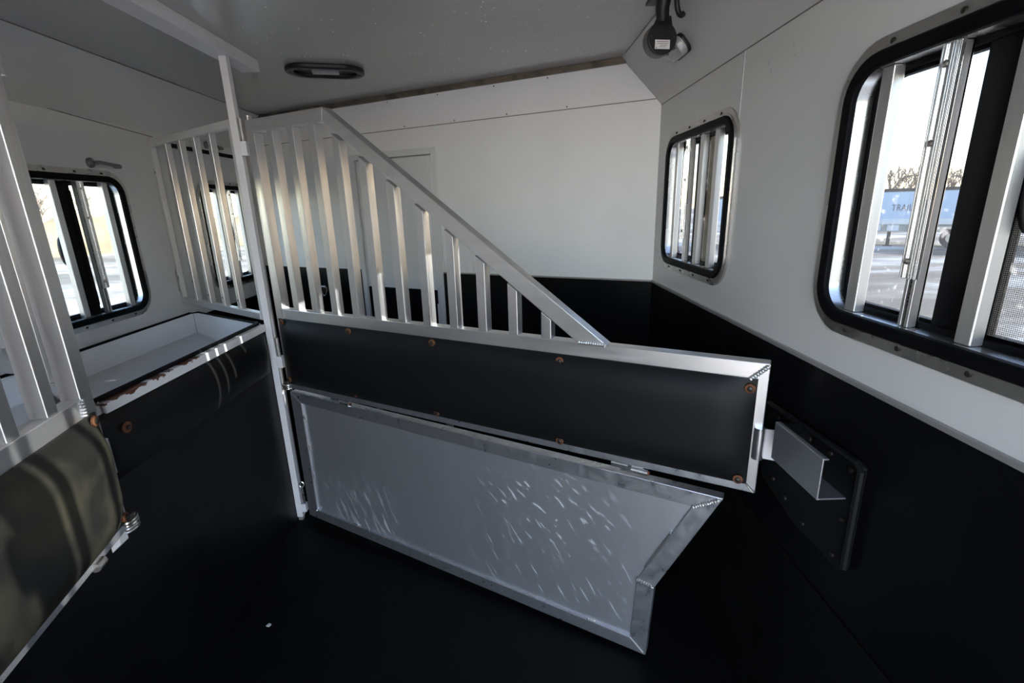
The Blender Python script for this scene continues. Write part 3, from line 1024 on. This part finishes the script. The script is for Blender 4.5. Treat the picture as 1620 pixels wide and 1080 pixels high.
def lip_mat():
    mt = mat('peeling_lip', (0.74, 0.72, 0.72), 0.35)
    n = mt.node_tree
    b = n.nodes['Principled BSDF']
    tc = n.nodes.new('ShaderNodeTexCoord')
    mp = n.nodes.new('ShaderNodeMapping')
    mp.inputs['Scale'].default_value = (1, 14, 30)
    n.links.new(tc.outputs['Object'], mp.inputs['Vector'])
    t = n.nodes.new('ShaderNodeTexNoise')
    t.inputs['Scale'].default_value = 1.6
    t.inputs['Detail'].default_value = 6
    n.links.new(mp.outputs[0], t.inputs['Vector'])
    sp = n.nodes.new('ShaderNodeSeparateXYZ')
    n.links.new(tc.outputs['Object'], sp.inputs[0])
    # paint has lifted along the upper edge, on the near two thirds
    gz = n.nodes.new('ShaderNodeMapRange')
    gz.inputs['From Min'].default_value = Z(-0.500)
    gz.inputs['From Max'].default_value = Z(-0.474)
    n.links.new(sp.outputs['Z'], gz.inputs['Value'])
    gy = n.nodes.new('ShaderNodeMapRange')
    gy.inputs['From Min'].default_value = 0.16
    gy.inputs['From Max'].default_value = -0.05
    n.links.new(sp.outputs['Y'], gy.inputs['Value'])
    mu = n.nodes.new('ShaderNodeMath')
    mu.operation = 'MULTIPLY'
    n.links.new(gz.outputs[0], mu.inputs[0])
    n.links.new(gy.outputs[0], mu.inputs[1])
    ad = n.nodes.new('ShaderNodeMath')
    ad.operation = 'MULTIPLY_ADD'
    ad.inputs[1].default_value = 0.42
    n.links.new(mu.outputs[0], ad.inputs[0])
    n.links.new(t.outputs['Fac'], ad.inputs[2])
    st = n.nodes.new('ShaderNodeMapRange')
    st.inputs['From Min'].default_value = 0.85
    st.inputs['From Max'].default_value = 0.88
    n.links.new(ad.outputs[0], st.inputs['Value'])
    mx = n.nodes.new('ShaderNodeMix')
    mx.data_type = 'RGBA'
    mx.inputs['A'].default_value = (0.74, 0.72, 0.72, 1)
    mx.inputs['B'].default_value = (0.10, 0.035, 0.012, 1)
    n.links.new(st.outputs[0], mx.inputs['Factor'])
    n.links.new(mx.outputs['Result'], b.inputs['Base Color'])
    return mt


M['lip'] = lip_mat()
manger(2.70, 2.094, 1.735, 1.200, 'white feed manger under the left window with a rusty front lip')
manger(1.680, 1.095, 0.70, 0.125, 'white feed manger at the left edge, seen through the near divider bars')

# black fronts of the mangers
mf = empty('stall_front_panel', (XM, 1.55, 0))
tag(mf, 'black plastic panel below the lip of the nearer manger, down to the floor', 'panel')
MB().box(-0.018, -0.007, 1.14 - 1.55, 2.0955 - 1.55, 0.0, Z(-0.506)).build('panel_sheet', M['black_liner'], mf)
vs, fs = [], []
ny, nz = 40, 14
for j in range(nz + 1):
    for i in range(ny + 1):
        u, v = i / ny, j / nz
        y = 1.145 + (2.085 - 1.145) * u
        z = Z(-0.507) - 0.190 * v
        d = min(y - 1.145, 2.085 - y)
        k = math.sin(PI * min(1, max(0, v))) ** 0.7 * (min(1, d / 0.06)) ** 0.5
        vs.append((-0.007 + 0.028 * k, y - 1.55, z))
for j in range(nz):
    for i in range(ny):
        fs.append((j * (ny + 1) + i, j * (ny + 1) + i + 1, (j + 1) * (ny + 1) + i + 1, (j + 1) * (ny + 1) + i))
MB().add(vs, fs).build('pad_roll', M['black_pad'], mf, smooth=True)['label'] = 'bulging black pad roll'
wq = MB().lathe([(0.016, 0), (0.016, 0.004), (0.007, 0.005)], (0.020, 1.225 - 1.55, Z(-0.556)), 'x', 14).build('washer', M['rust'], mf, smooth=True)
wq['label'] = 'rusty round washer'
MB().lathe([(0.007, 0.004), (0.0065, 0.009), (0.003, 0.010)], (0.020, 1.225 - 1.55, Z(-0.556)), 'x', 10).build('bolt_head', M['bolt'], wq, smooth=True)
mg = MB().box(XM - 0.018, XM - 0.007, YB, 1.1395, 0, Z(-0.506)).build('stall_front_panel', M['black_liner'])
tag(mg, 'black plastic panel at the lower left, under the near divider', 'panel')

# ------------------------------------------------------------------ tail frame behind the camera
wb = MB().box(XL, -0.80, YB - 0.06, YB, 0, ZT).box(XR - 0.10, XR, YB - 0.06, YB, 0, ZT)
struct(wb.build('wall_back', M['white_side']), 'tail wall of the trailer with the right hand door standing open')

# ------------------------------------------------------------------ things on the right wall
# rubber guard with the catch tube
g = empty('catch_guard', (XR - 0.006, 1.02, Z(-0.64)), PI / 2)     # local x=+Y, y = inwards
tag(g, 'black rubber guard plate screwed to the right wall behind the catch tube', 'guard plate')
pl = [(-0.172, 0.112), (-0.160, 0.118), (0.185, 0.106), (0.185, -0.115), (0.02, -0.155), (-0.150, -0.150), (-0.172, -0.130)]
MB().prism(pl, 0.0, 0.010).build('plate', M['black_pad'], g, bevel=0.003)
lipb = MB().tube([(0.185, 0.010, 0.104), (-0.158, 0.013, 0.116), (-0.170, 0.013, 0.105), (-0.171, 0.013, -0.128)], 0.008, 8)
lipb.build('rolled_edge', M['black_pad'], g, smooth=True)
s0 = MB().lathe([(0.0065, 0), (0.006, 0.004), (0.003, 0.005)], (0, 0, 0), 'y', 10).build('screw', M['bolt'], g, smooth=True)
sp = [(0.135, 0.085), (0.075, 0.088), (0.0, 0.090), (-0.075, 0.094), (-0.140, 0.090), (-0.140, -0.03), (-0.130, -0.128), (-0.02, -0.128), (0.06, -0.11), (0.12, -0.09)]
s0.location = (sp[0][0], 0.010, sp[0][1])
for x, z in sp[1:]:
    inst(s0, g, (x, 0.010, z))
ct = empty('catch_channel', (0.672, 0.96, Z(-0.562)))
tag(ct, 'aluminium catch channel on the right wall beside the latch of the middle divider', 'channel')
MB().box(-0.037, -0.0335, -0.094, 0.085, -0.048, 0.048).build('face_plate', M['channel'], ct, bevel=0.001)
MB().box(-0.0335, 0.025, -0.094, 0.085, -0.048, -0.0445).build('bottom_flange', M['channel'], ct, bevel=0.001)
MB().box(-0.0335, -0.024, -0.094, 0.085, 0.0445, 0.048).build('top_lip', M['channel'], ct, bevel=0.001)
MB().box(-0.0335, 0.025, 0.080, 0.085, -0.0445, 0.0445).build('end_stop', M['black_liner'], ct)

# tie ring on the front wall
tr = empty('tie_ring', (XR + 2.245 * -math.cos(TH), YC + 2.245 * math.sin(TH), Z(-0.525)), PI - TH)
tag(tr, 'small steel tie ring on the black front lining, seen between the bars', 'ring')
MB().lathe([(0.032, 0.008), (0.028, 0.012)], (0, 0, 0), 'y', 16).build('backing_plate', M['bolt'], tr, smooth=True)
MB().tube([(0.028 * math.cos(a) * (1.0 if math.sin(a) > 0 else 0.95), 0.020, 0.010 + (0.012 if math.sin(a) > 0 else 0.052) * math.sin(a)) for a in [k * PI / 10 for k in range(20)]], 0.004, 6, closed=True).build('ring', M['steel'], tr, smooth=True)
MB().box(-0.024, 0.024, 0.010, 0.022, 0.014, 0.026).build('staple', M['steel'], tr, bevel=0.002)

# ------------------------------------------------------------------ ceiling fittings
lg = empty('ceiling_light', (-0.81, 2.49, ZT), math.radians(14))
tag(lg, 'black oval recessed ceiling light with a short pale lens', 'light')


def oval(hw, hh, n=14):
    return rrect(hw, hh, hh * 0.98, n)


def ring_xy(o, i, z0, z1, z0i=None):
    b = MB().ring(o, i, z0, z1)
    b.v = [(x, z, y) for x, y, z in b.v]
    return b


ring_xy(oval(0.175, 0.095), oval(0.140, 0.062), -0.022, 0.0).build('bezel', M['black_plastic'], lg, smooth=True, bevel=0.006)
bb = MB().prism(oval(0.142, 0.064), -0.006, -0.002, 'z')
bb.build('back_plate', M['black_plastic'], lg)
MB().box(-0.060, 0.060, -0.010, 0.034, -0.018, -0.006).build('lens_bar', M['lens'], lg, bevel=0.003)['label'] = 'pale rectangular lens'
scw = MB().lathe([(0.006, 0.0), (0.005, -0.003)], (0, 0, 0), 'z', 8).build('screw', M['bolt'], lg, smooth=True)
scw.location = (-0.150, -0.005, -0.022)
inst(scw, lg, (0.150, 0.005, -0.022))

# fan like camera unit hanging from the ceiling edge
fc = empty('ceiling_camera', (0.545, 1.80, ZT))
tag(fc, 'black round camera unit with a white sticker hanging from the ceiling corner', 'camera')
MB().tube([(-0.008, -0.02, 0.0), (-0.010, -0.012, -0.03), (-0.004, 0.0, -0.060)], [0.024, 0.022, 0.020], 14).build('arm', M['black_plastic'], fc, smooth=True)
MB().box(-0.055, 0.020, -0.055, 0.03, -0.010, 0.0).build('foot_plate', M['black_plastic'], fc, bevel=0.003)
# the head faces back towards the tail of the trailer and a little downwards
hm = MB().lathe([(0.010, -0.048), (0.040, -0.046), (0.050, -0.036), (0.052, -0.010), (0.050, 0.0)], (0, 0, 0), 'z', 28)
hsn = hm.build('housing', M['grey_plastic'], fc, smooth=True)
hsn.location = (-0.002, 0.012, -0.112)
d_ = Vector((0.12, -0.90, -0.02)).normalized()
xq = Vector((0, 0, 1)).cross(d_).normalized()
yq = d_.cross(xq)
hsn.rotation_euler = Matrix((xq, yq, d_)).transposed().to_euler()
cp = [(0.050 * math.cos(a), 0.050 * math.sin(a)) for a in [math.radians(q) for q in range(-230, 51, 10)]]
cp += [(0.026, 0.066), (-0.018, 0.066)]
MB().prism(cp, 0.0, 0.012, 'z').build('cap', M['black_plastic'], hsn, bevel=0.002)
MB().box(-0.026, 0.026, -0.032, -0.005, 0.012, 0.0128).build('sticker', M['sticker'], hsn)['label'] = 'white printed sticker'
b = MB()
for k, (x0, x1) in enumerate(((-0.021, 0.020), (-0.018, 0.020), (-0.010, 0.018), (-0.012, 0.012))):
    b.box(x0, x1, -0.0108 - 0.0052 * k, -0.0095 - 0.0052 * k, 0.0128, 0.0131)
b.box(-0.0225, -0.019, -0.030, -0.0265, 0.0128, 0.0131)
b.build('print_lines', M['ink'], hsn)
b = MB()
for x in (-0.040, 0.040):
    b.lathe([(0.003, 0.012), (0.0025, 0.0128)], (x, 0.004, 0), 'z', 8)
b.build('rubber_plugs', M['rust'], hsn)
# cable loop
cl = []
for k in range(13):
    a_ = PI * k / 12
    cl.append((0.586 - 0.019 * math.cos(a_), 1.755 - 0.025 * math.cos(a_) * 0.4, ZT - 0.022 - 0.040 * math.sin(a_)))
cl = [(0.567, 1.745, ZT + 0.0)] + cl + [(0.606, 1.762, ZT - 0.060)]
cbl = MB().tube(cl, 0.0085, 10).build('cable_loop', M['black_plastic'], smooth=True)
tag(cbl, 'black cable loop on the sloped cove beside the ceiling camera', 'cable')

# dome light on the cove
ang = math.atan2(ZT - ZC, XR - XC)
dl = empty('dome_light', (0.640, 1.905, Z(0.530)))
nrm = Vector((-(ZT - ZC), 0, -(XR - XC))).normalized()
xa = Vector((0, 1, 0))
ya = nrm.cross(xa)
dl.rotation_euler = Matrix((xa, ya, nrm)).transposed().to_euler()
tag(dl, 'small grey smoked dome light on the sloped cove over the right front window', 'light')
MB().prism(rrect(0.070, 0.036, 0.026, 6), 0.0, 0.012, 'z').build('base', M['black_plastic'], dl, bevel=0.002)
b = MB()
n0 = rrect(0.066, 0.033, 0.025, 6)
layers = [(1.0, 0.012), (0.98, 0.024), (0.90, 0.034), (0.7, 0.039), (0.3, 0.041)]
vs, fs = [], []
for s, h in layers:
    vs += [(x * s, y * s, h) for x, y in n0]
n = len(n0)
for k in range(len(layers) - 1):
    fs += [(k * n + i, k * n + (i + 1) % n, (k + 1) * n + (i + 1) % n, (k + 1) * n + i) for i in range(n)]
fs.append(tuple((len(layers) - 1) * n + i for i in range(n)))
b.add(vs, fs).build('lens', M['lens'], dl, smooth=True)
b = MB().box(-0.05, -0.03, -0.010, -0.004, 0.038, 0.0415).box(0.012, 0.032, -0.010, -0.004, 0.039, 0.0425)
b.build('clips', M['bolt'], dl)

# ------------------------------------------------------------------ scraps on the floor
for x, y, lab in ((-0.935, 1.46, 'pale chip lying on the black floor below the flap hinge end'),):
    q = MB().prism([(-0.008, -0.004), (0.004, -0.007), (0.009, 0.003), (-0.002, 0.008)], 0.0, 0.004, 'z').build('pale_chip', M['debris'], loc=(x, y, 0.0005))
    tag(q, lab, 'scrap')

# ------------------------------------------------------------------ outside
GZ = -0.61


def ground_mat():
    mt = bpy.data.materials.new('snowy_gravel')
    mt.use_nodes = True
    n = mt.node_tree
    b = n.nodes['Principled BSDF']
    b.inputs['Roughness'].default_value = 0.8
    tc = n.nodes.new('ShaderNodeTexCoord')
    mp = n.nodes.new('ShaderNodeMapping')
    mp.inputs['Rotation'].default_value = (0, 0, 0.9)
    mp.inputs['Scale'].default_value = (0.16, 0.5, 1)
    n.links.new(tc.outputs['Object'], mp.inputs['Vector'])
    t = n.nodes.new('ShaderNodeTexNoise')
    t.inputs['Scale'].default_value = 1.0
    t.inputs['Detail'].default_value = 6
    t.inputs['Roughness'].default_value = 0.62
    n.links.new(mp.outputs[0], t.inputs['Vector'])
    cr = n.nodes.new('ShaderNodeValToRGB')
    e = cr.color_ramp.elements
    e[0].position = 0.40
    e[0].color = (0.20, 0.165, 0.125, 1)
    e[1].position = 0.62
    e[1].color = (0.74, 0.72, 0.69, 1)
    m_ = e.new(0.51)
    m_.color = (0.34, 0.29, 0.235, 1)
    n.links.new(t.outputs['Fac'], cr.inputs[0])
    n.links.new(cr.outputs[0], b.inputs['Base Color'])
    return mt


M['ground'] = ground_mat()
gd = MB().box(-160, 160, -160, 160, GZ - 0.5, GZ).build('ground', M['ground'])
struct(gd, 'snow-streaked gravel yard outside the windows')
M['hay'] = mat('dry_grass', (0.42, 0.33, 0.20), 0.9, var=0.5, vscale=0.5)
M['bark'] = mat('hazed_bark', (0.30, 0.23, 0.18), 0.9)  # bark colour lightened to stand in for distance haze
M['veh_white'] = mat('vehicle_white', (0.55, 0.66, 0.80), 0.35)
M['veh_grey'] = mat('vehicle_grey', (0.42, 0.40, 0.37), 0.5)
M['veh_stripe'] = mat('vehicle_stripe', (0.80, 0.80, 0.80), 0.4)
M['veh_dark'] = mat('vehicle_dark', (0.03, 0.03, 0.035), 0.5)
M['veh_text'] = mat('vehicle_text', (0.10, 0.12, 0.16), 0.5)


# bare trees along the horizon
def tree_mesh(seed, H):
    rnd = random.Random(seed)
    b = MB()

    def grow(p, d, L, r, lev):
        q = p + d * L
        b.tube([p, q], [r, r * 0.7], 4 if lev == 0 else 3)
        if lev == 4:
            return
        for k in range(3 if lev < 3 else 4):
            a = Vector((rnd.uniform(-1, 1), rnd.uniform(-1, 1), rnd.uniform(-0.1, 0.9))).normalized()
            nd = (d * 0.62 + a * 0.75).normalized()
            grow(p + d * L * rnd.uniform(0.55, 1.0), nd, L * rnd.uniform(0.60, 0.80), r * 0.68, lev + 1)
    grow(Vector((0, 0, -0.1)), Vector((0, 0, 1)), H * 0.30, H * 0.026, 0)
    return b


tm = [tree_mesh(k, 6.0).mesh('bare_tree', M['bark']) for k in range(4)]
rt = random.Random(3)
k = 0
for az0, az1, cnt, grp, lab in ((30, 62, 46, 'bare trees on the horizon to the right', 'bare brown tree in the distant tree line beyond the parked trailers'),
                                (-62, -30, 12, 'bare trees on the horizon to the left', 'bare brown tree far beyond the left windows')):
    for i in range(cnt):
        az = math.radians(az0 + (az1 - az0) * (i + rt.uniform(0, 0.9)) / cnt)
        dist = (60, 78, 69, 90)[i % 4] + rt.uniform(-2, 2)
        o = bpy.data.objects.new('bare_tree', tm[k % 4])
        k += 1
        COL.objects.link(o)
        o.location = (dist * math.sin(az), dist * math.cos(az), GZ)
        o.rotation_euler = (0, 0, rt.uniform(0, 6.28))
        s = rt.uniform(0.65, 1.0) * dist / 78
        o.scale = (s * 1.05, s * 1.05, s * 1.7)
        tag(o, lab, 'tree', grp)


# parked horse trailer in the yard; local x along its side (to the right as seen), y away from us
def parked_trailer(x, y, rz, L, H, lab, text, dome=False):
    t = empty('parked_trailer', (x, y, GZ), rz)
    tag(t, lab, 'trailer')
    z0, z1 = 0.95, H
    W = 2.2
    sb = MB()
    sb.prism([(0, z0), (L, z0), (L, z1), (0.9, z1), (0.12, z1 - 0.7)], 0, W)
    sb.build('body', M['veh_white'], t, bevel=0.05)
    MB().box(0.7, L, -0.03, W + 0.03, z1 - 0.02, z1 + 0.10).build('roof_edge', M['veh_dark'], t)
    MB().box(0.0, L, -0.03, 0.0, z0 - 0.02, z0 + 0.20).build('side_stripe', M['veh_stripe'], t)
    MB().box(0.1, L, 0.05, W - 0.05, 0.62, z0 - 0.02).build('skirt', M['veh_grey'], t)
    for xx in (L * 0.52, L * 0.52 + 0.95):
        wh = MB().lathe([(0.20, -0.02), (0.36, -0.04), (0.38, 0.05), (0.38, 0.20), (0.2, 0.22)], (xx, 0, 0.38), 'y', 20).build('wheel', M['veh_dark'], t, smooth=True)
        MB().lathe([(0.19, -0.05), (0.15, -0.03), (0.05, -0.02)], (xx, 0, 0.38), 'y', 16).build('hub', M['steel'], wh, smooth=True)
    MB().box(L * 0.52 - 0.5, L * 0.52 + 1.45, -0.06, 0.0, 0.72, 0.86).build('fender', M['steel'], t, bevel=0.02)
    MB().box(1.55, 1.68, 0.3, 0.43, 0.0, 0.75).box(1.45, 1.78, 0.2, 0.53, 0.0, 0.03).build('jack', M['veh_dark'], t)
    for k in range(2):
        MB().box(0.9 + 0.0 + 0.62 * k, 1.30 + 0.62 * k, 0.03, 0.06, 0.66, 0.90).build('mud_flap', M['veh_stripe'], t)
    if dome:
        MB().lathe([(0.42, z1 + 0.08), (0.38, z1 + 0.24), (0.22, z1 + 0.36), (0.05, z1 + 0.40)], (1.1, 0.8, 0), 'z', 18).build('roof_vent', M['veh_stripe'], t, smooth=True)
    if text:
        cu = bpy.data.curves.new('lettering', 'FONT')
        cu.body = text
        cu.size = 0.42
        cu.extrude = 0.004
        cu.space_character = 1.12
        cu.align_x = 'LEFT'
        cu.materials.append(M['veh_text'])
        tmp = bpy.data.objects.new('lettering_curve', cu)
        COL.objects.link(tmp)
        bpy.context.view_layer.update()
        me = bpy.data.meshes.new_from_object(tmp.evaluated_get(bpy.context.evaluated_depsgraph_get()))
        bpy.data.objects.remove(tmp)
        o = bpy.data.objects.new('lettering', me)
        COL.objects.link(o)
        o.parent = t
        o.location = (1.56, -0.012, z0 + (z1 - z0) * 0.40)
        o.scale = (0.58, 0.9, 1)
        o.rotation_euler = (PI / 2, 0, 0)
    return t


RZ = math.radians(-40)
parked_trailer(15.2, 21.8, RZ, 5.2, 2.28, 'pale blue parked trailer with dark lettering, outside the right window', 'TRAILERS')
parked_trailer(20.3, 18.6, RZ, 5.5, 2.25, 'pale blue parked trailer with a white roof dome, beside the lettered one', None, True)
parked_trailer(9.4, 24.4, RZ, 5.4, 2.2, 'pale blue parked trailer seen through the right front window', None)

# low dry grass banks beyond the left windows
def bank(x, y, rz, L, H, lab):
    b = MB()
    vs, fs = [], []
    rn = random.Random(int(L * 10))
    n = 40
    for i in range(n + 1):
        h = H * (0.8 + 0.4 * rn.random())
        xx = L * (i / n - 0.5)
        vs += [(xx, -1.2, -0.05), (xx, -0.3, h * 0.85), (xx, 0.3, h), (xx, 1.2, -0.05)]
    for i in range(n):
        for k in range(3):
            fs.append((i * 4 + k, i * 4 + k + 1, i * 4 + 5 + k, i * 4 + 4 + k))
    o = b.add(vs, fs).build('grass_bank', M['hay'], loc=(x, y, GZ), rz=rz, smooth=True)
    tag(o, lab, 'bank')


bank(-26, 30, math.radians(40), 50, 2.3, 'tan dry grass bank outside the left windows')
